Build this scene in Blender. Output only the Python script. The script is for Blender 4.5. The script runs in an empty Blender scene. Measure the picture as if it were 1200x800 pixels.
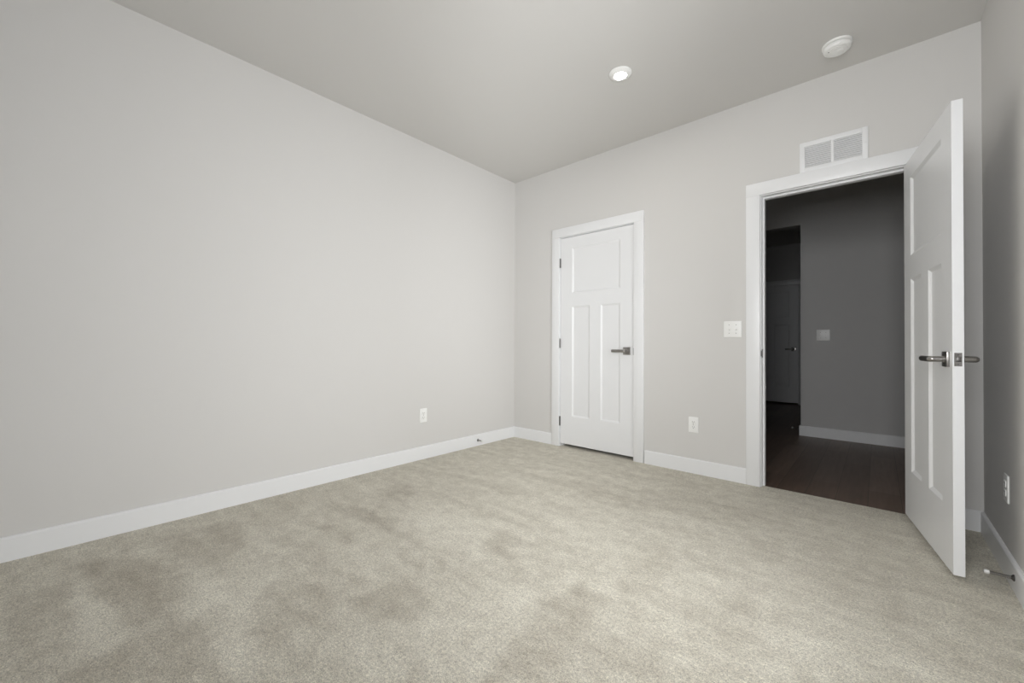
import bpy, bmesh, math, numpy as np
from mathutils import Matrix, Vector

# ---------------------------------------------------------------- camera, world, light, exposure
SC = bpy.context.scene
COL = SC.collection
SC.view_settings.view_transform = 'Standard'
SC.view_settings.look = 'None'
SC.view_settings.gamma = 1.0
SC.view_settings.use_curve_mapping = False
SC.view_settings.exposure = 0.0

H = 2.743                     # ceiling height (9 ft)
W = 3.3486                    # room width
D = 3.95                      # room depth, far wall to window wall
HALL_Y = 2.257                # hall's opposite wall
FAR_Y = 5.095                 # wall at the end of the passage

cam_d = bpy.data.cameras.new('camera')
cam = bpy.data.objects.new('camera', cam_d)
COL.objects.link(cam)
SC.camera = cam
YAW, PITCH, ROLL = math.radians(41.873), math.radians(0.540), math.radians(0.279)
s_, c_ = math.sin(YAW), math.cos(YAW)
r_, f_, u_ = Vector((c_, s_, 0)), Vector((-s_, c_, 0)), Vector((0, 0, 1))
f2 = f_ * math.cos(PITCH) + u_ * math.sin(PITCH)
u2 = u_ * math.cos(PITCH) - f_ * math.sin(PITCH)
r2 = r_ * math.cos(ROLL) + u2 * math.sin(ROLL)
u3 = u2 * math.cos(ROLL) - r_ * math.sin(ROLL)
m = Matrix((r2, u3, -f2)).transposed().to_4x4()
m.translation = Vector((2.929, -3.307, 0.983))
cam.matrix_world = m
cam_d.sensor_width = 36.0
cam_d.lens = 478.118 * 36.0 / 1200.0
cam_d.clip_start = 0.02

world = bpy.data.worlds.new('world')
SC.world = world
world.use_nodes = True
bg = world.node_tree.nodes['Background']
bg.inputs['Color'].default_value = (0.78, 0.88, 1.0, 1)
bg.inputs['Strength'].default_value = 1.0

# two windows, both out of the picture: one in the right wall, one in the near wall behind the camera
WIN = (-2.60, -1.15, 0.40, 2.05)      # right wall: y0, y1, z0, z1
WIN2 = (2.28, 3.22, 0.95, 2.15)       # near wall: x0, x1, z0, z1
def daylight(loc, rot, sx, sy, energy, spread=180):
    ld = bpy.data.lights.new('daylight', 'AREA')
    ld.shape = 'RECTANGLE'
    ld.size, ld.size_y = sx, sy
    ld.energy = energy
    ld.spread = math.radians(spread)
    ld.color = (0.985, 0.99, 1.0)
    lo = bpy.data.objects.new('daylight', ld)
    COL.objects.link(lo)
    lo.location = loc
    lo.rotation_euler = rot
R90 = math.radians(90)
daylight((W + .085, (WIN[0] + WIN[1]) / 2, (WIN[2] + WIN[3]) / 2), (R90, 0, R90), WIN[1] - WIN[0], WIN[3] - WIN[2], 49.0, 150)
daylight(((WIN2[0] + WIN2[1]) / 2, -D - .085, (WIN2[2] + WIN2[3]) / 2), (R90, 0, 0), WIN2[1] - WIN2[0], WIN2[3] - WIN2[2], 68.0)

NAP = [
   (-1, 0.03, [(0.314, -3.239), (0.239, -3.21), (0.452, -3.015), (0.634, -2.946), (0.779, -2.946), (1.004, -3.031), (1.032, -3.114), (0.846, -3.143), (0.603, -3.187)]),
   (0.7, 0.02, [(0.444, -3.251), (0.549, -3.22), (1.081, -3.108), (1.073, -3.252), (0.876, -3.267)]),
   (-0.5, 0.05, [(0.475, -3.377), (0.429, -3.265), (0.995, -3.265), (0.755, -3.405)]),
   (0.7, 0.03, [(0.841, -2.969), (0.769, -2.887), (0.896, -2.839), (1.106, -2.803), (1.32, -2.836), (1.583, -2.911), (1.513, -2.974), (1.246, -2.942), (1.001, -2.982)]),
   (0.5, 0.03, [(0.315, -3.089), (0.326, -2.97), (0.437, -2.978), (0.458, -3.059)]),
   (-0.55, 0.03, [(1.071, -3.118), (1.118, -2.94), (1.289, -2.946), (1.513, -2.974), (1.254, -3.209), (1.145, -3.308), (1.093, -3.252)]),
   (-0.8, 0.02, [(0.645, -2.285), (0.976, -2.281), (0.98, -2.337), (0.707, -2.372)]),
   (-0.9, 0.02, [(0.648, -2.057), (0.941, -2.044), (1.019, -2.139), (0.696, -2.146)]),
   (-0.5, 0.02, [(0.839, -2.535), (1.11, -2.464), (1.138, -2.522), (0.918, -2.589)]),
   (-0.6, 0.015, [(1.168, -2.468), (1.362, -2.415), (1.356, -2.461), (1.225, -2.488)]),
   (-0.8, 0.012, [(1.186, -2.24), (1.251, -2.213), (1.444, -2.207), (1.422, -2.237)]),
   (-0.55, 0.03, [(1.13, -2.781), (1.17, -2.606), (1.295, -2.556), (1.443, -2.633), (1.439, -2.794), (1.343, -2.842)]),
   (-0.75, 0.025, [(1.404, -2.546), (1.448, -2.319), (1.551, -2.307), (1.675, -2.342), (1.691, -2.48), (1.527, -2.568)]),
   (-0.5, 0.02, [(1.028, -2.078), (1.229, -2.049), (1.243, -2.12), (1.089, -2.128)]),
   (-0.5, 0.02, [(1.313, -2.045), (1.456, -2.046), (1.442, -2.07), (1.35, -2.079)]),
   (-0.7, 0.02, [(1.537, -1.952), (1.434, -1.733), (1.541, -1.739), (1.635, -1.904)]),
   (-0.8, 0.025, [(2.064, -2.441), (2.013, -2.234), (1.979, -2.044), (2.007, -1.834), (2.123, -1.877), (2.187, -2.076), (2.167, -2.201), (2.199, -2.352), (2.074, -2.465)]),
   (0.35, 0.03, [(1.999, -2.218), (1.963, -2.023), (1.972, -1.858), (1.878, -1.91), (1.827, -2.071), (1.926, -2.313), (1.999, -2.492), (2.056, -2.44)]),
   (-0.5, 0.04, [(2.187, -2.207), (2.198, -2.037), (2.339, -1.937), (2.502, -2.077), (2.225, -2.328)]),
   (-0.7, 0.04, [(0.236, -2.909), (0.241, -2.611), (0.645, -2.678), (0.739, -2.85), (0.509, -2.933)]),
   (-0.6, 0.03, [(0.357, -1.633), (0.638, -1.657), (0.693, -1.851), (0.515, -1.877)]),
   (-0.5, 0.02, [(0.302, -2.133), (0.652, -2.07), (0.689, -2.184), (0.459, -2.213)]),
   (-0.6, 0.03, [(-0.007, -2.357), (0.297, -2.272), (0.354, -2.427), (0.149, -2.444)]),
   (0.45, 0.03, [(0.54, -2.68), (0.656, -2.645), (1.009, -2.632), (1.101, -2.779), (0.997, -2.827)]),
   (-0.5, 0.02, [(1.587, -1.851), (1.774, -1.933), (1.771, -1.981), (1.624, -1.915)]),
   (0.55, 0.05, [(0.791, -1.854), (1.379, -1.642), (1.525, -1.963), (1.287, -2.092)]),
   (0.4, 0.05, [(0.919, -2.428), (1.133, -2.232), (1.388, -2.258), (1.222, -2.41)]),
   (0.35, 0.06, [(1.561, -2.586), (1.748, -2.355), (1.827, -2.071), (2.037, -2.457), (1.802, -2.712), (1.595, -2.72)]),
   (-0.45, 0.04, [(2.424, -0.906), (2.58, -0.909), (2.573, -1.148), (2.478, -1.165)]),
   (-0.5, 0.03, [(2.098, -1.581), (2.073, -1.372), (2.1, -1.227), (2.246, -1.427), (2.249, -1.687), (2.158, -1.823)]),
   (-0.4, 0.03, [(1.815, -1.463), (1.905, -1.431), (1.918, -1.514), (1.865, -1.528)]),
   (-0.35, 0.05, [(2.747, -1.018), (2.844, -0.881), (2.97, -0.948), (3.048, -1.071), (3.024, -1.268), (2.974, -1.343), (2.905, -1.179), (2.774, -1.192)]),
   (-0.4, 0.03, [(3.18, -0.914), (3.255, -0.971), (3.207, -1.053), (3.165, -1.013)]),
   (0.45, 0.06, [(2.669, -1.926), (2.649, -1.684), (2.766, -1.428), (2.973, -1.372), (3.078, -1.555)]),
   (-0.3, 0.06, [(2.358, -1.663), (2.569, -1.395), (2.636, -1.87), (2.529, -2.011)]),
   (-0.5, 0.02, [(0.483, -1.303), (0.723, -1.217), (1.201, -1.202), (1.159, -1.325)]),
   (-0.5, 0.02, [(0.663, -1.633), (0.948, -1.578), (1.362, -1.551), (1.364, -1.626)]),
   (-0.35, 0.02, [(0.398, -0.911), (1.095, -0.874), (1.635, -0.845), (1.575, -0.962)]),
   (0.3, 0.03, [(1.47, -1.37), (1.965, -1.286), (2.034, -1.519), (1.696, -1.597)]),
   (-0.4, 0.03, [(1.095, -0.874), (1.768, -0.616), (2.441, -0.478), (2.328, -0.772), (1.626, -1.05)]),
]

# ---------------------------------------------------------------- materials
def new_mat(name, color, rough=0.5, metal=0.0, spec=0.5):
    m = bpy.data.materials.new(name)
    m.use_nodes = True
    b = m.node_tree.nodes['Principled BSDF']
    b.inputs['Base Color'].default_value = (*color, 1)
    b.inputs['Roughness'].default_value = rough
    b.inputs['Metallic'].default_value = metal
    b.inputs['Specular IOR Level'].default_value = spec
    return m

def add_bump(m, scale, strength, dist=0.001, detail=3.0):
    nt = m.node_tree
    b = nt.nodes['Principled BSDF']
    tc = nt.nodes.new('ShaderNodeTexCoord')
    n = nt.nodes.new('ShaderNodeTexNoise')
    n.inputs['Scale'].default_value = scale
    n.inputs['Detail'].default_value = detail
    bp = nt.nodes.new('ShaderNodeBump')
    bp.inputs['Strength'].default_value = strength
    bp.inputs['Distance'].default_value = dist
    nt.links.new(tc.outputs['Object'], n.inputs['Vector'])
    nt.links.new(n.outputs['Fac'], bp.inputs['Height'])
    nt.links.new(bp.outputs['Normal'], b.inputs['Normal'])
    return m

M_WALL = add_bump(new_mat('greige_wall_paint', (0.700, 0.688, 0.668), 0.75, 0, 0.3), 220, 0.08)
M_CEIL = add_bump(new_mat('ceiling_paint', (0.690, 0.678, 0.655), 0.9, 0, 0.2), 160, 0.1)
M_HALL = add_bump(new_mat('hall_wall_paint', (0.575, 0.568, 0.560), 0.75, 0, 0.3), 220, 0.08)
M_TRIM = add_bump(new_mat('white_trim_paint', (0.86, 0.865, 0.87), 0.38, 0, 0.5), 60, 0.03)
M_DOOR = add_bump(new_mat('white_door_paint', (0.85, 0.855, 0.86), 0.36, 0, 0.5), 90, 0.03)
M_PLAST = new_mat('white_plastic', (0.92, 0.92, 0.90), 0.35)
M_NICK = new_mat('satin_nickel', (0.36, 0.345, 0.33), 0.28, 1.0)
M_DARKM = new_mat('dark_nickel', (0.16, 0.155, 0.15), 0.35, 1.0)
M_BLACK = new_mat('black_slot', (0.012, 0.012, 0.012), 0.6)
M_RUBB = new_mat('white_rubber', (0.85, 0.85, 0.83), 0.6)
M_DRUBB = new_mat('dark_rubber', (0.05, 0.05, 0.05), 0.6)

def metal_grain(m):
    nt = m.node_tree
    b = nt.nodes['Principled BSDF']
    n = nt.nodes.new('ShaderNodeTexNoise'); n.inputs['Scale'].default_value = 400
    mr = nt.nodes.new('ShaderNodeMapRange')
    mr.inputs['To Min'].default_value = 0.24; mr.inputs['To Max'].default_value = 0.36
    nt.links.new(n.outputs['Fac'], mr.inputs['Value'])
    nt.links.new(mr.outputs['Result'], b.inputs['Roughness'])
metal_grain(M_NICK)
add_bump(M_PLAST, 300, 0.02)

def emis_mat(name, color, strength):
    m = bpy.data.materials.new(name)
    m.use_nodes = True
    b = m.node_tree.nodes['Principled BSDF']
    b.inputs['Emission Color'].default_value = (*color, 1)
    b.inputs['Emission Strength'].default_value = strength
    return m
M_LENS = emis_mat('lit_lens', (1.0, 0.98, 0.93), 14.0)

def glass_mat():
    m = bpy.data.materials.new('window_glass')
    m.use_nodes = True
    nt = m.node_tree
    nt.nodes.clear()
    out = nt.nodes.new('ShaderNodeOutputMaterial')
    mix = nt.nodes.new('ShaderNodeMixShader')
    fr = nt.nodes.new('ShaderNodeFresnel'); fr.inputs['IOR'].default_value = 1.45
    tr = nt.nodes.new('ShaderNodeBsdfTransparent')
    gl = nt.nodes.new('ShaderNodeBsdfGlossy'); gl.inputs['Roughness'].default_value = 0.02
    nt.links.new(fr.outputs[0], mix.inputs[0])
    nt.links.new(tr.outputs[0], mix.inputs[1])
    nt.links.new(gl.outputs[0], mix.inputs[2])
    nt.links.new(mix.outputs[0], out.inputs[0])
    return m
M_GLASS = glass_mat()

def carpet_mat():
    m = bpy.data.materials.new('beige_cut_pile_carpet')
    m.use_nodes = True
    nt = m.node_tree
    L = nt.links.new
    b = nt.nodes['Principled BSDF']
    b.inputs['Roughness'].default_value = 1.0
    b.inputs['Specular IOR Level'].default_value = 0.0
    b.inputs['Sheen Weight'].default_value = 0.15
    b.inputs['Sheen Roughness'].default_value = 0.6
    tc = nt.nodes.new('ShaderNodeTexCoord')
    at = nt.nodes.new('ShaderNodeAttribute'); at.attribute_name = 'nap'
    def noise(scale, detail, rough=0.6, vec=None):
        n = nt.nodes.new('ShaderNodeTexNoise')
        n.inputs['Scale'].default_value = scale
        n.inputs['Detail'].default_value = detail
        n.inputs['Roughness'].default_value = rough
        L(vec or tc.outputs['Object'], n.inputs['Vector'])
        return n.outputs['Fac']
    def math_(op, a, b_=None, c=None):
        n = nt.nodes.new('ShaderNodeMath'); n.operation = op
        for i, v in enumerate((a, b_, c)):
            if v is None: continue
            if isinstance(v, (int, float)): n.inputs[i].default_value = v
            else: L(v, n.inputs[i])
        return n.outputs[0]
    # brushed nap: combed stripes plus soft footprints
    mp = nt.nodes.new('ShaderNodeMapping')
    mp.inputs['Rotation'].default_value = (0, 0, math.radians(-6))
    mp.inputs['Scale'].default_value = (1.0, 4.2, 1.0)
    L(tc.outputs['Object'], mp.inputs['Vector'])
    n_mid = noise(2.6, 4, 0.6, mp.outputs['Vector'])
    n_sm = noise(14, 5, 0.7)
    n_tuft = noise(95, 3, 0.8)
    n_fib = noise(260, 2, 0.8)
    v = math_('MULTIPLY_ADD', math_('SUBTRACT', n_mid, 0.5), 1.5, math_('MULTIPLY', at.outputs['Fac'], 0.62))
    v = math_('MULTIPLY_ADD', math_('SUBTRACT', n_sm, 0.5), 2.3, v)
    fac = math_('MULTIPLY_ADD', v, 0.5, 0.5)
    ramp = nt.nodes.new('ShaderNodeValToRGB')
    e = ramp.color_ramp.elements
    e[0].position = 0.0; e[0].color = (0.435, 0.395, 0.318, 1)
    e[1].position = 1.0; e[1].color = (0.815, 0.783, 0.675, 1)
    L(fac, ramp.inputs['Fac'])
    grain = math_('ADD', math_('MULTIPLY', math_('SUBTRACT', n_tuft, 0.5), 1.5), math_('MULTIPLY', math_('SUBTRACT', n_fib, 0.5), 2.0))
    grain = math_('ADD', grain, 1.0)
    mul = nt.nodes.new('ShaderNodeVectorMath'); mul.operation = 'SCALE'
    L(ramp.outputs['Color'], mul.inputs[0]); L(grain, mul.inputs['Scale'])
    L(mul.outputs[0], b.inputs['Base Color'])
    bp = nt.nodes.new('ShaderNodeBump')
    bp.inputs['Strength'].default_value = 0.7
    bp.inputs['Distance'].default_value = 0.005
    L(math_('ADD', n_tuft, n_fib), bp.inputs['Height'])
    L(bp.outputs['Normal'], b.inputs['Normal'])
    return m
M_CARPET = carpet_mat()

def wood_mat():
    m = bpy.data.materials.new('dark_plank_flooring')
    m.use_nodes = True
    nt = m.node_tree
    L = nt.links.new
    b = nt.nodes['Principled BSDF']
    b.inputs['Roughness'].default_value = 0.42
    tc = nt.nodes.new('ShaderNodeTexCoord')
    mp = nt.nodes.new('ShaderNodeMapping'); mp.inputs['Rotation'].default_value = (0, 0, math.radians(90))
    L(tc.outputs['Object'], mp.inputs['Vector'])
    br = nt.nodes.new('ShaderNodeTexBrick')
    br.offset = 0.37
    br.inputs['Scale'].default_value = 1.0
    br.inputs['Brick Width'].default_value = 1.2
    br.inputs['Row Height'].default_value = 0.16
    br.inputs['Mortar Size'].default_value = 0.0015
    br.inputs['Color1'].default_value = (0.125, 0.084, 0.062, 1)
    br.inputs['Color2'].default_value = (0.190, 0.132, 0.100, 1)
    br.inputs['Mortar'].default_value = (0.05, 0.036, 0.028, 1)
    L(mp.outputs[0], br.inputs['Vector'])
    mp2 = nt.nodes.new('ShaderNodeMapping'); mp2.inputs['Scale'].default_value = (28, 2.0, 1)
    L(tc.outputs['Object'], mp2.inputs['Vector'])
    n = nt.nodes.new('ShaderNodeTexNoise'); n.inputs['Scale'].default_value = 1.5; n.inputs['Detail'].default_value = 6
    L(mp2.outputs[0], n.inputs['Vector'])
    mr = nt.nodes.new('ShaderNodeMapRange'); mr.inputs['To Min'].default_value = 0.55; mr.inputs['To Max'].default_value = 1.5
    L(n.outputs['Fac'], mr.inputs['Value'])
    mul = nt.nodes.new('ShaderNodeVectorMath'); mul.operation = 'SCALE'
    L(br.outputs['Color'], mul.inputs[0]); L(mr.outputs[0], mul.inputs['Scale'])
    L(mul.outputs[0], b.inputs['Base Color'])
    return m
M_WOOD = wood_mat()

# ---------------------------------------------------------------- mesh helpers
def box(bm, x0, x1, y0, y1, z0, z1, bev=0.0, seg=2):
    vs = [bm.verts.new((x, y, z)) for x in (x0, x1) for y in (y0, y1) for z in (z0, z1)]
    q = [(0, 1, 3, 2), (4, 6, 7, 5), (0, 4, 5, 1), (2, 3, 7, 6), (0, 2, 6, 4), (1, 5, 7, 3)]
    fs = [bm.faces.new([vs[i] for i in f]) for f in q]
    if bev:
        es = list({e for f in fs for e in f.edges})
        bmesh.ops.bevel(bm, geom=es, offset=bev, segments=seg, profile=0.5, affect='EDGES')

def lathe(bm, prof, origin=(0, 0, 0), axis='z', n=48):
    """prof: (radius, height) list; closed by fans when the radius reaches 0."""
    o = Vector(origin)
    def P(r, h, a):
        c, s = math.cos(a) * r, math.sin(a) * r
        if axis == 'z': return o + Vector((c, s, h))
        if axis == 'y': return o + Vector((c, h, s))
        return o + Vector((h, c, s))
    rings = []
    for r, h in prof:
        if r <= 1e-6: rings.append([bm.verts.new(P(0, h, 0))])
        else: rings.append([bm.verts.new(P(r, h, 2 * math.pi * k / n)) for k in range(n)])
    for A, B in zip(rings, rings[1:]):
        for k in range(n):
            k2 = (k + 1) % n
            if len(A) == 1 and len(B) == 1: continue
            if len(A) == 1: bm.faces.new((A[0], B[k], B[k2]))
            elif len(B) == 1: bm.faces.new((A[k], B[0], A[k2]))
            else: bm.faces.new((A[k], B[k], B[k2], A[k2]))

def tube(bm, pts, r, n=20):
    """round rod along a polyline, capped"""
    pts = [Vector(p) for p in pts]
    rings = []
    ref = None
    for i, p in enumerate(pts):
        t = (pts[min(i + 1, len(pts) - 1)] - pts[max(i - 1, 0)]).normalized()
        if ref is None: ref = t.orthogonal().normalized()
        ref = (ref - t * ref.dot(t)).normalized()
        bi = t.cross(ref)
        rr = r[i] if isinstance(r, (list, tuple)) else r
        rings.append([bm.verts.new(p + ref * math.cos(2 * math.pi * k / n) * rr + bi * math.sin(2 * math.pi * k / n) * rr) for k in range(n)])
    for A, B in zip(rings, rings[1:]):
        for k in range(n): bm.faces.new((A[k], A[(k + 1) % n], B[(k + 1) % n], B[k]))
    bm.faces.new(rings[0]); bm.faces.new(rings[-1])

def link(name, bm, mat, parent=None, smooth=None):
    bmesh.ops.recalc_face_normals(bm, faces=bm.faces)
    me = bpy.data.meshes.new(name)
    bm.to_mesh(me); bm.free()
    me.materials.append(mat)
    if smooth:
        me.polygons.foreach_set('use_smooth', [True] * len(me.polygons))
        me.set_sharp_from_angle(angle=math.radians(smooth))
    o = bpy.data.objects.new(name, me)
    COL.objects.link(o)
    if parent: o.parent = parent
    return o

def obj(name, fn, mat, parent=None, smooth=35):
    bm = bmesh.new(); fn(bm)
    return link(name, bm, mat, parent, smooth)

def tag(o, label, cat, group=None):
    o['label'] = label; o['category'] = cat
    if group: o['group'] = group
    return o

def struct(o, label=None, cat=None):
    o['kind'] = 'structure'
    if label: tag(o, label, cat)
    return o

def empty(name, loc=(0, 0, 0), rz=0.0):
    o = bpy.data.objects.new(name, None)
    o.empty_display_size = 0.05
    COL.objects.link(o)
    o.location = loc
    o.rotation_euler = (0, 0, rz)
    return o

# ---------------------------------------------------------------- room shell
T = 0.12
def boxes(*bs):
    def f(bm):
        for b in bs: box(bm, *b)
    return f

CL0, CL1, CLZ = 0.587, 1.386, 2.05        # rough opening of the closet door
MD0, MD1, MDZ = 2.303, 3.106, 2.058       # rough opening of the doorway
XL, XR = -T, W + T
struct(obj('wall_far', boxes(
    (XL, CL0, 0, T, -.02, H), (CL0, CL1, 0, T, CLZ, H), (CL1, MD0, 0, T, -.02, H),
    (MD0, MD1, 0, T, MDZ, H), (MD1, 4.8, 0, T, -.02, H)), M_WALL),
    'light greige wall with the closet door and the open doorway', 'wall')
struct(obj('wall_left', boxes((-T, 0, -D - T, 0, -.02, H)), M_WALL), 'long bare light greige wall on the left', 'wall')
y0, y1, z0, z1 = WIN
struct(obj('wall_right', boxes((W, W + T, -D - T, y0, -.02, H), (W, W + T, y1, 0, -.02, H),
    (W, W + T, y0, y1, -.02, z0), (W, W + T, y0, y1, z1, H)), M_WALL), 'shaded greige wall behind the open white door', 'wall')
a0, a1, c0, c1 = WIN2
M_NEAR = add_bump(new_mat('bounce_absorbing_grey', (0.33, 0.33, 0.325), 0.75, 0, 0.3), 220, 0.08)  # unseen wall made darker to cut bounce light on the near left wall
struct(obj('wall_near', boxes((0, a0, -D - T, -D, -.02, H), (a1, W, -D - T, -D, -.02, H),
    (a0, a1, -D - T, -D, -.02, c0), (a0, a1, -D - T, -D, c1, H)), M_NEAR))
struct(obj('ceiling', boxes((-T, 4.8, -D - T, 7.0, H, H + .1)), M_CEIL), 'plain pale grey ceiling with one lit round light', 'ceiling')

# hall and passage
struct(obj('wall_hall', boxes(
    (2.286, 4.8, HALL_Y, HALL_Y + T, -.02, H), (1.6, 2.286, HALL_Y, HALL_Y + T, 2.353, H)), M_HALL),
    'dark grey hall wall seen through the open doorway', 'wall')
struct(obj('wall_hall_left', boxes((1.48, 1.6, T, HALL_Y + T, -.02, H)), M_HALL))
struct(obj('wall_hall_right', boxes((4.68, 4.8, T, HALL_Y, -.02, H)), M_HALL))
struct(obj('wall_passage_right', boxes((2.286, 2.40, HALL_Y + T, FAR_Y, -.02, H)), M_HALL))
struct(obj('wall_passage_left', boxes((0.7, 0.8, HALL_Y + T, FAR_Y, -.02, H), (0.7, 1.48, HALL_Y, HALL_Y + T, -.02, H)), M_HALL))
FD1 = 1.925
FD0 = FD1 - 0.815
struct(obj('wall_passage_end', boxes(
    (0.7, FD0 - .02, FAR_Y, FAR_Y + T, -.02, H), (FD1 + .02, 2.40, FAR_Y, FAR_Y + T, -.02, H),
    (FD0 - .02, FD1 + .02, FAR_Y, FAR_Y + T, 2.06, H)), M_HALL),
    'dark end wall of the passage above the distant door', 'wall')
struct(obj('wall_closet', boxes((0.0, 0.1, T, 0.8, -.02, H), (1.40, 1.48, T, 0.8, -.02, H), (0, 1.48, 0.8, 0.9, -.02, H)), M_WALL))

struct(obj('wall_beyond', boxes((0.6, 2.5, FAR_Y + 1.0, FAR_Y + 1.1, -.05, H), (0.6, 0.7, FAR_Y, FAR_Y + 1.0, -.05, H), (2.4, 2.5, FAR_Y, FAR_Y + 1.0, -.05, H)), M_WALL))  # unseen walls added to stop sky light leaking round the passage door

# floors
struct(obj('floor_hall', boxes((1.55, 4.8, .075, HALL_Y + T, -.05, -.006), (0.7, 2.45, HALL_Y + T, 6.2, -.05, -.006)), M_WOOD),
       'dark brown wood plank floor in the hall', 'floor')

def in_poly(X, Y, poly):
    """signed distance, negative inside"""
    d2 = np.full(X.shape, 1e9); inside = np.zeros(X.shape, bool)
    n = len(poly)
    for i in range(n):
        ax, ay = poly[i]; bx, by = poly[(i + 1) % n]
        ex, ey = bx - ax, by - ay
        t = np.clip(((X - ax) * ex + (Y - ay) * ey) / (ex * ex + ey * ey + 1e-12), 0, 1)
        d2 = np.minimum(d2, (X - ax - t * ex) ** 2 + (Y - ay - t * ey) ** 2)
        c = ((ay > Y) != (by > Y)) & (X < (bx - ax) * (Y - ay) / (by - ay + 1e-12) + ax)
        inside ^= c
    return np.sqrt(d2) * np.where(inside, -1, 1)

def carpet():
    xs = np.linspace(0, W, 224); ys = np.linspace(-D, 0.0, 264)
    X, Y = np.meshgrid(xs, ys)
    wob_x = X + .008 * np.sin(Y * 23 + X * 9) + .006 * np.sin(Y * 57)
    wob_y = Y + .008 * np.sin(X * 21 - Y * 8) + .006 * np.sin(X * 49)
    nap = np.zeros(X.shape)
    for v, s, poly in NAP:
        d = in_poly(wob_x, wob_y, poly)
        nap += v / (1 + np.exp(np.clip(d / (s * .36), -40, 40)))
    nap = np.clip(nap, -1.2, 1.0)
    ny, nx = X.shape
    verts = [(float(x), float(y), 0.0) for x, y in zip(X.ravel(), Y.ravel())]
    faces = [(j * nx + i, j * nx + i + 1, (j + 1) * nx + i + 1, (j + 1) * nx + i) for j in range(ny - 1) for i in range(nx - 1)]
    # the carpet runs on into the doorway as far as the door's closed position, and has a pad under it
    def add(x0, x1, y0, y1, z0, z1):
        b = len(verts)
        verts.extend((x, y, z) for x in (x0, x1) for y in (y0, y1) for z in (z0, z1))
        faces.extend(tuple(b + i for i in q) for q in ((0, 1, 3, 2), (4, 6, 7, 5), (0, 4, 5, 1), (2, 3, 7, 6), (0, 2, 6, 4), (1, 5, 7, 3)))
    add(MD0, MD1, 0.0, 0.04, -.03, 0.0)
    add(CL0, CL1, 0.0, T, -.03, 0.0)
    add(0.0, 1.48, T, 0.85, -.03, 0.0)
    add(0.0, W, -D, 0.0, -.06, -.004)
    me = bpy.data.meshes.new('floor')
    me.from_pydata(verts, [], faces)
    a = me.attributes.new('nap', 'FLOAT', 'POINT')
    vals = np.zeros(len(verts)); vals[:nap.size] = nap.ravel()
    a.data.foreach_set('value', vals)
    me.materials.append(M_CARPET)
    me.update()
    o = bpy.data.objects.new('floor', me)
    COL.objects.link(o)
    return o
struct(carpet(), 'beige cut-pile carpet with brushed vacuum marks', 'carpet')
# slim metal-free reducer under the closed-door line
struct(obj('trim_threshold', boxes((MD0, MD1, 0.0401, 0.0749, -.05, -.004)), M_WOOD))

# baseboards: flat board with a small eased top edge
BH, BT = 0.110, 0.014
def board(axis, a0, a1, face, sgn, h=BH, z0=-.004):
    """board along axis; face = wall plane, sgn = direction it stands out"""
    def f(bm):
        prof = [(0, z0), (BT, z0), (BT, h - .007), (BT * .75, h - .002), (BT * .45, h), (0, h)]
        rings = []
        for a in (a0, a1):
            rings.append([bm.verts.new((a, face + sgn * p, z) if axis == 'x' else (face + sgn * p, a, z)) for p, z in prof])
        n = len(prof)
        for i in range(n): bm.faces.new((rings[0][i], rings[0][(i + 1) % n], rings[1][(i + 1) % n], rings[1][i]))
        bm.faces.new(rings[0]); bm.faces.new(rings[1])
    return f
def multi(*fs):
    def f(bm):
        for g in fs: g(bm)
    return f
CO0, CO1 = 0.515, 1.472          # closet casing outer edges
MO0, MO1 = 2.226, 3.183          # doorway casing outer edges
struct(obj('baseboard_left', board('y', -D + BT, -BT, 0, 1), M_TRIM, smooth=None), 'long white baseboard under the left wall', 'baseboard')
struct(obj('baseboard_far', multi(board('x', 0, CO0, 0, -1), board('x', CO1, MO0, 0, -1), board('x', MO1, W, 0, -1)), M_TRIM, smooth=None),
       'white baseboard along the far wall, broken by the two doors', 'baseboard')
struct(obj('baseboard_right', board('y', -D + BT, -BT, W, -1), M_TRIM, smooth=None), 'white baseboard at the right wall behind the open door', 'baseboard')
struct(obj('baseboard_near', board('x', 0, W, -D, 1), M_TRIM, smooth=None))
struct(obj('baseboard_hall', board('x', 2.286 - BT, 4.68, HALL_Y, -1, .104, -.008), M_TRIM, smooth=None),
       'white baseboard on the dark hall floor beyond the doorway', 'baseboard')
struct(obj('baseboard_passage', board('y', HALL_Y, FAR_Y - .03, 2.286, -1, .104, -.008), M_TRIM, smooth=None))

# casings and jambs
def casing(name, x0, x1, y, top, cw, sgn, label, stop_y, depth=T, thick=.018, jt=.018, open_in=None):
    """flat casing boards round an opening x0..x1; the jamb lines the wall thickness"""
    def f(bm):
        ys = sorted((y, y + sgn * thick))
        box(bm, x0 - cw, x0, *ys, 0, top, .0025)
        box(bm, x1, x1 + cw, *ys, 0, top, .0025)
        box(bm, x0 - cw, x1 + cw, *ys, top, top + cw, .0025)
    root = struct(obj(name, f, M_TRIM), label, 'door casing')
    j0, j1, jz = x0 + .006, x1 - .006, top - .006       # casing set back from the jamb face
    ya, yb = (y, y + depth) if sgn < 0 else (y - depth, y)
    obj('jamb', boxes((j0 - jt, j0, ya, yb, -.004, jz + jt), (j1, j1 + jt, ya, yb, -.004, jz + jt), (j0, j1, ya, yb, jz, jz + jt)), M_TRIM, root)
    if stop_y is not None:
        s0, s1 = y + stop_y[0], y + stop_y[1]
        st = .012
        obj('stop_strip', boxes((j0, j0 + st, s0, s1, 0, jz), (j1 - st, j1, s0, s1, 0, jz), (j0 + st, j1 - st, s0, s1, jz - st, jz)), M_TRIM, root)
    return root, j0, j1, jz

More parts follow.
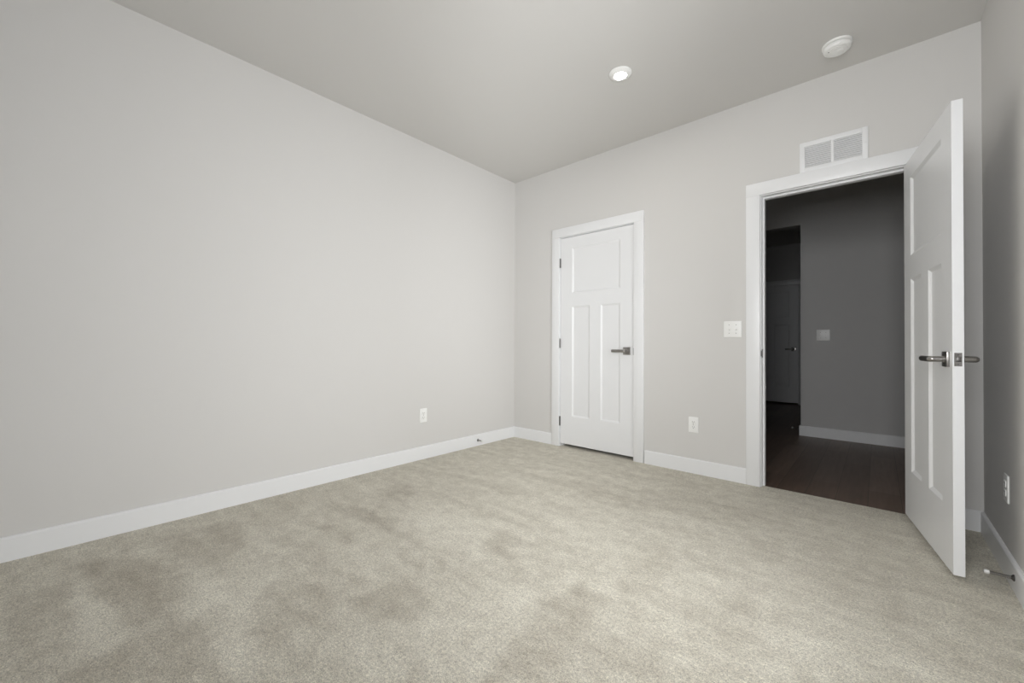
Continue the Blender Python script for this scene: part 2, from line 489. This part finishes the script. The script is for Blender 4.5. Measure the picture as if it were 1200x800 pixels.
t1, cj0, cj1, cjz = casing('trim_1', .599, 1.374, 0, 2.043, .088, -1, 'white casing round the closed closet door', (.038, .07))
t2, mj0, mj1, mjz = casing('trim_2', 2.315, 3.094, 0, 2.049, .088, -1, 'white casing round the open doorway to the hall', (.040, .075))
t3, fj0, fj1, fjz = casing('trim_3', FD0 - .009, FD1 + .009, FAR_Y, 2.047, .085, -1, 'dim casing round the distant door in the passage', (.038, .07))
# hall-side casing of the doorway
struct(obj('trim_4', boxes((2.227, 2.315, T, T + .018, 0, 2.137), (3.094, 3.182, T, T + .018, 0, 2.137), (2.315, 3.094, T, T + .018, 2.049, 2.137)), M_TRIM))
def strike(bm):
    box(bm, mj0 - .0005, mj0 + .0015, .004, .036, .905, .965, .0006, 1)
    box(bm, mj0 - .0005, mj0 + .003, -.0185, .006, .915, .955, .001, 1)
obj('strike_plate', strike, M_DARKM, t2)['label'] = 'small dark metal strike plate'
def strike1(bm):
    box(bm, cj1 - .0035, cj1 + .0005, -.0035, .034, .905, .965, .0006, 1)
obj('strike_plate', strike1, M_DARKM, t1)['label'] = 'small dark metal strike plate'

# ---------------------------------------------------------------- doors
LT = 0.035
def make_door(name, w, h, handle_at, hinge_side, levers, hinge_zs, label, lever_z):
    """leaf in local coordinates: x 0..w from the hinge edge, y 0..LT, z 0..h; y=0 is the face on the hinge-knuckle side.
    hinge_side=+1: leaf extends towards +x; the caller mirrors by sgn"""
    root = struct(empty(name), label, 'door')
    sg = hinge_side
    st, mid = .130, .115
    pw = (w - 2 * st - mid) / 2
    P_top = (st, w - st, h - .105 - .437, h - .105)
    P_l = (st, st + pw, .270, h - .105 - .437 - .128)
    P_r = (w - st - pw, w - st, .270, P_l[3])
    panels = [P_top, P_l, P_r]
    dep, slope = .0100, .016
    def leaf(bm):
        def X(x): return sg * x
        xs = sorted({0, st, st + pw, w - st - pw, w - st, w})
        zs = sorted({0, .270, P_l[3], P_top[2], P_top[3], h})
        for yf, sy in ((0, 1), (LT, -1)):
            for xa, xb in zip(xs, xs[1:]):
                for za, zb in zip(zs, zs[1:]):
                    cx, cz = (xa + xb) / 2, (za + zb) / 2
                    if any(p[0] < cx < p[1] and p[2] < cz < p[3] for p in panels): continue
                    bm.faces.new([bm.verts.new((X(a), yf, c)) for a, c in ((xa, za), (xb, za), (xb, zb), (xa, zb))])
            for p in panels:
                o = [(p[0], p[2]), (p[1], p[2]), (p[1], p[3]), (p[0], p[3])]
                i_ = [(p[0] + slope, p[2] + slope), (p[1] - slope, p[2] + slope), (p[1] - slope, p[3] - slope), (p[0] + slope, p[3] - slope)]
                for k in range(4):
                    k2 = (k + 1) % 4
                    bm.faces.new([bm.verts.new(v) for v in (
                        (X(o[k][0]), yf, o[k][1]), (X(o[k2][0]), yf, o[k2][1]),
                        (X(i_[k2][0]), yf + sy * dep, i_[k2][1]), (X(i_[k][0]), yf + sy * dep, i_[k][1]))])
        for q in (((0, 0), (0, h)), ((w, 0), (w, h)), ((0, 0), (w, 0)), ((0, h), (w, h))):
            (xa, za), (xb, zb) = q
            bm.faces.new([bm.verts.new(v) for v in ((X(xa), 0, za), (X(xa), LT, za), (X(xb), LT, zb), (X(xb), 0, zb))])
        bmesh.ops.remove_doubles(bm, verts=bm.verts, dist=1e-5)
    obj('door_leaf', leaf, M_DOOR, root, smooth=None)
    for p in panels:
        a, b = sorted((sg * (p[0] + slope - .001), sg * (p[1] - slope + .001)))
        obj('panel', boxes((a, b, dep, LT - dep, p[2] + slope - .001, p[3] - slope + .001)), M_DOOR, root, smooth=None)
    xh = sg * (w - .064)
    for side in levers:                     # -1: y=0 face, +1: y=LT face
        y0 = 0 if side < 0 else LT
        s = side
        def lever(bm):
            bl = .012
            pts = [(xh, y0 + s * .006, lever_z), (xh, y0 + s * (.051 - bl * .5), lever_z)]
            for k in range(1, 7):
                a = k / 6 * math.pi / 2
                pts.append((xh - sg * .007 * (1 - math.cos(a)), y0 + s * (.051 - bl * .5 + .007 * math.sin(a)), lever_z))
            pts.append((xh - sg * .118, y0 + s * .052, lever_z))
            tube(bm, pts, .0130, 24)
            lathe(bm, [(0, 0), (.016, 0), (.016, s * .006), (.013, s * .008)], (xh, y0 + s * .008, lever_z), 'y', 24)
        hd = obj('handle', lever, M_NICK, root)
        hd['label'] = 'satin metal lever'
        ya, yb = sorted((y0 - s * .0003, y0 + s * .009))
        obj('rosette', lambda bm: box(bm, xh - .033, xh + .033, ya, yb, lever_z - .033, lever_z + .033, .0015), M_NICK, hd)
    if hinge_zs:
        for hz in hinge_zs:
            def hinge(bm):
                lathe(bm, [(0, -.046), (.004, -.046), (.0065, -.043), (.0065, .043), (.004, .046), (0, .046)], (sg * -.004, -.007, hz), 'z', 16)
                box(bm, min(sg * -.003, sg * .0), max(sg * -.003, sg * .0), -.006, .030, hz - .044, hz + .044)
            obj('hinge', hinge, M_DARKM, root)['label'] = 'satin metal butt hinge'
    return root, sg, w

# closet door: hinges on the left, closed
d1, _, _ = make_door('door_1', .762, 2.001, None, +1, (-1, 1), (.215, .975, 1.762), 'closed white three-panel closet door left of the doorway', .908)
d1.location = (.6085, .0, .031)
# open bedroom door: hinged at the right jamb, swung about 99 degrees into the room
d2, _, _ = make_door('door_2', .762, 2.010, None, -1, (-1, 1), (.215, .975, 1.762), 'open white three-panel door standing out from the doorway', .908)
ang = math.radians(99.0)
pin = Vector((3.0872, -.008))
loc = Vector((-.0042, .008))
rot = Matrix.Rotation(ang, 2)
off = pin + rot @ loc
d2.location = (off.x, off.y, .024)
d2.rotation_euler = (0, 0, ang)
def latch(bm):
    box(bm, -.7635, -.761, .006, .0295, .908 - .0285, .908 + .0285, .0008, 1)
M_LATCH = new_mat('latch_metal', (0.22, 0.21, 0.20), 0.4, 1.0)
lp = obj('latch_plate', latch, M_LATCH, d2); lp['label'] = 'brushed metal latch plate'
def bolt(bm):
    box(bm, -.772, -.762, .011, .024, .908 - .009, .908 + .009, .002, 2)
    for z in (.888, .928): lathe(bm, [(0, -.7645), (.0028, -.7645), (.0032, -.763)], (0, .0177, z), 'x', 12)
obj('latch_bolt', bolt, M_DARKM, lp)
# passage door
d3, _, _ = make_door('door_3', FD1 - FD0, 2.013, None, +1, (-1,), None, 'dim white three-panel door at the end of the dark passage', .916)
d3.location = (FD0, FAR_Y + .002, .024)

# ---------------------------------------------------------------- windows (beside and behind the camera, out of view)
def make_window(name, win, loc, rz):
    """local: opening spans x, the room is towards -y, the wall's inner face is y=0"""
    w_, h_ = win[1] - win[0], win[3] - win[2]
    def frame(bm):
        y0, y1 = .045, .075
        box(bm, 0, .035, y0, y1, 0, h_); box(bm, w_ - .035, w_, y0, y1, 0, h_)
        box(bm, .035, w_ - .035, y0, y1, 0, .035); box(bm, .035, w_ - .035, y0, y1, h_ - .035, h_)
        box(bm, .035, w_ - .035, y0, y1, h_ / 2 - .018, h_ / 2 + .018)
    r = struct(empty(name, loc, rz))
    obj('window_frame', frame, M_TRIM, r, smooth=None)
    for a, b in ((.035, h_ / 2 - .018), (h_ / 2 + .018, h_ - .035)):
        obj('pane', boxes((.035, w_ - .035, .058, .062, a, b)), M_GLASS, r, smooth=None)
    obj('sill', boxes((-.02, w_ + .02, -.020, .045, -.025, 0)), M_TRIM, r)
make_window('window_1', WIN, (W, WIN[1], WIN[2]), math.radians(-90))
make_window('window_2', WIN2, (WIN2[1], -D, WIN2[2]), math.radians(180))

# ---------------------------------------------------------------- electrical plates
def face_y(loc, rz):
    return empty_at(loc, rz)
def plate_root(name, loc, rz, label, cat, group=None):
    o = empty(name, loc, rz); return tag(o, label, cat, group)

def make_outlet(loc, rz, label, group):
    """local: plate faces -y, centred on x, z"""
    r = plate_root('wall_outlet', loc, rz, label, 'outlet', group)
    obj('cover_plate', lambda bm: box(bm, -.037, .037, -.0065, 0, -.060, .060, .003, 3), M_PLAST, r)
    def recep(bm):
        for zc in (-.0195, .0195):
            box(bm, -.017, .017, -.0090, -.005, zc - .0145, zc + .0145, .004, 3)
    rc = obj('receptacle', recep, M_PLAST, r)
    for zc in (-.0195, .0195):
        for xs in (-.0067, .0067):
            obj('slot', lambda bm: box(bm, xs - .0011, xs + .0011, -.0094, -.0085, zc - .001, zc + .008), M_BLACK, rc)
        obj('ground_hole', lambda bm: lathe(bm, [(0, -.0094), (.0026, -.0094), (.0026, -.0085), (0, -.0085)], (0, 0, zc - .0075), 'y', 12), M_BLACK, rc)
    obj('screw', lambda bm: lathe(bm, [(0, -.0078), (.0022, -.0078), (.003, -.0065), (0, -.006)], (0, 0, 0), 'y', 14), M_NICK, r)
    return r

OG = 'white wall outlets near the carpet'
make_outlet((1.8625, 0, .3745), 0, 'white wall outlet on the far wall between closet door and doorway', OG)
make_outlet((0, -1.1865, .3745), math.radians(90), 'white wall outlet on the long left wall near the corner', OG)
make_outlet((W, -.538, .3715), math.radians(-90), 'white wall outlet seen edge-on, on the shaded right wall behind the door', OG)

def make_switch(loc, rz, label, group):
    r = plate_root('light_switch', loc, rz, label, 'light switch', group)
    obj('cover_plate', lambda bm: box(bm, -.059, .059, -.0065, 0, -.059, .059, .003, 3), M_PLAST, r)
    for xc in (-.023, .023):
        sl = obj('toggle', lambda bm: (box(bm, xc - .0052, xc + .0052, -.008, -.006, -.012, .012, .0008, 1),
                                  box(bm, xc - .0036, xc + .0036, -.020, -.006, -.010, -.001, .0014, 2)), M_PLAST, r)
        for zz in (-.030, .030):
            obj('screw', lambda bm: lathe(bm, [(0, -.0078), (.0022, -.0078), (.003, -.0065), (0, -.006)], (xc, 0, zz), 'y', 14), M_NICK, r)
    return r
SG = 'double toggle switches'
make_switch((2.138, 0, 1.110), 0, 'white double light switch on the greige wall left of the open doorway', SG)
make_switch((2.488, HALL_Y, 1.110), 0, 'dim double light switch on the dark hall wall, seen through the doorway', SG)

# ---------------------------------------------------------------- return air grille above the doorway
def grille():
    x0, x1, z0, z1 = 2.544, 2.889, 2.1385, 2.337
    xm = 2.7165
    r = tag(empty('air_vent', (xm, 0, z0)), 'white rectangular return air grille with two louvred halves above the open doorway', 'air vent')
    def L(o): o.location = (-xm, 0, -z0); return o
    def frame(bm):
        y0, y1 = -.0085, 0
        box(bm, x0, x0 + .028, y0, y1, z0, z1, .002); box(bm, x1 - .028, x1, y0, y1, z0, z1, .002)
        box(bm, x0 + .026, x1 - .026, y0, y1, z0, z0 + .030, .002); box(bm, x0 + .026, x1 - .026, y0, y1, z1 - .030, z1, .002)
        box(bm, xm - .008, xm + .008, y0, y1, z0 + .028, z1 - .028, .001)
    L(obj('frame', frame, M_TRIM, r))
    L(obj('backing', boxes((x0 + .02, x1 - .02, -.0012, -.0002, z0 + .02, z1 - .02)), new_mat('vent_shadow_grey', (.66, .66, .67), .8), r))
    for side, (a, b) in enumerate(((x0 + .027, xm - .0075), (xm + .0075, x1 - .027))):
        n = 11
        def lv(bm):
            for k in range(n):
                z = z0 + .030 + (z1 - z0 - .060) * (k + .5) / n
                vs = [bm.verts.new(v) for v in (
                    (a, -.0075, z - .0042), (b, -.0075, z - .0042), (b, -.0020, z + .0038), (a, -.0020, z + .0038),
                    (a, -.0082, z - .0034), (b, -.0082, z - .0034), (b, -.0027, z + .0046), (a, -.0027, z + .0046))]
                for q in ((0, 1, 2, 3), (4, 5, 6, 7), (0, 1, 5, 4), (3, 2, 6, 7), (0, 3, 7, 4), (1, 2, 6, 5)):
                    bm.faces.new([vs[i] for i in q])
        L(obj('louvres', lv, M_TRIM, r, smooth=None))
    for x in (x0 + .013, x1 - .013):
        L(obj('screw', lambda bm: lathe(bm, [(0, -.0105), (.003, -.0100), (.004, -.0085), (0, -.008)], (x, 0, (z0 + z1) / 2), 'y', 14), M_TRIM, r))
grille()

# ---------------------------------------------------------------- ceiling fixtures
def downlight(x, y):
    r = tag(empty('ceiling_light', (x, y, H)), 'small round lit ceiling light with white trim ring', 'ceiling light')
    obj('trim_ring', lambda bm: lathe(bm, [(.0715, 0), (.0715, -.004), (.069, -.0075), (.062, -.0105), (.052, -.0145), (.0425, -.0175), (.0405, -.0165), (.0405, -.0130)]), M_PLAST, r)
    ln = obj('lens', lambda bm: lathe(bm, [(.0410, -.0145), (.034, -.0160), (.018, -.0170), (0, -.0172)]), M_LENS, r)
    ln['label'] = 'glowing white round lens'
    sd = bpy.data.lights.new('lamp_glow', 'AREA')
    sd.shape = 'DISK'; sd.size = .07; sd.energy = 2.2; sd.color = (1, .95, .88)
    so = bpy.data.objects.new('lamp_glow', sd); COL.objects.link(so); so.parent = r
    so.location = (0, 0, -.0178)
downlight(1.694, -.893)

def smoke(x, y):
    r = tag(empty('smoke_detector', (x, y, H), math.radians(20)), 'white round smoke detector on the ceiling near the right wall', 'smoke detector')
    obj('base', lambda bm: lathe(bm, [(.0, -.0005), (.071, -.0005), (.071, -.009), (.0695, -.0115), (.064, -.013), (.060, -.0135), (0, -.0135)]), M_PLAST, r)
    def body(bm):
        lathe(bm, [(0, -.0125), (.0585, -.0125), (.0585, -.017), (.064, -.0185), (.0655, -.021), (.0645, -.030), (.0615, -.0365), (.0575, -.0395), (.050, -.0405),
                   (.049, -.0385), (.046, -.0385), (.045, -.0410), (.020, -.0425), (0, -.0425)])
    b = obj('body', body, M_PLAST, r)
    obj('test_button', lambda bm: lathe(bm, [(.0175, -.0420), (.0175, -.0445), (.0155, -.0455), (0, -.0460)], (.014, 0, 0)), M_PLAST, b)
    obj('indicator_hole', lambda bm: lathe(bm, [(0, -.0424), (.003, -.0424), (.003, -.0405), (0, -.0405)], (-.041, -.004, 0)), new_mat('grey_slot', (.12, .12, .12), .7), b)
    obj('grille_ring', lambda bm: lathe(bm, [(.0300, -.0418), (.0300, -.0432), (.0330, -.0430), (.0330, -.0414)]), M_PLAST, b)
smoke(2.757, -.297)

# ---------------------------------------------------------------- spring door stops on the baseboards
def spring_stop(loc, rz, label, tip_mat, n=80, length=.068):
    """local: screwed to the board at the origin, pointing along -y"""
    r = tag(empty('door_stop', loc, rz), label, 'door stop', 'door stops on the baseboards')
    obj('base', lambda bm: lathe(bm, [(0, .001), (.0125, .001), (.0130, -.003), (.008, -.007), (.005, -.010), (0, -.010)], (0, 0, 0), 'y', 20), M_DARKM, r)
    def rod(bm):
        turns = 16
        pts = []
        for k in range(turns * 10 + 1):
            a = 2 * math.pi * k / 10
            pts.append((.0050 * math.cos(a), -.008 - (length - .008) * k / (turns * 10), .0050 * math.sin(a)))
        tube(bm, pts, .0016, 6)
        lathe(bm, [(0, -.006), (.0032, -.006), (.0032, -length), (0, -length)], (0, 0, 0), 'y', 10)
    obj('spring', rod, M_NICK, r)
    obj('tip', lambda bm: lathe(bm, [(0, -length + .002), (.0068, -length + .002), (.0082, -length - .002), (.0082, -length - .010), (.006, -length - .013), (0, -length - .014)], (0, 0, 0), 'y', 20), tip_mat, r)
spring_stop((W - BT, -.735, .060), math.radians(-90), 'metal spring door stop with white tip on the right baseboard by the open door', M_RUBB)
spring_stop((BT, -.548, .055), math.radians(90), 'small metal door stop on the long left baseboard near the room corner', M_RUBB, length=.055)
spring_stop((2.286 - BT, HALL_Y + .075, .058), math.radians(-90), 'tiny door stop on the hall baseboard end at the dark passage', M_RUBB)
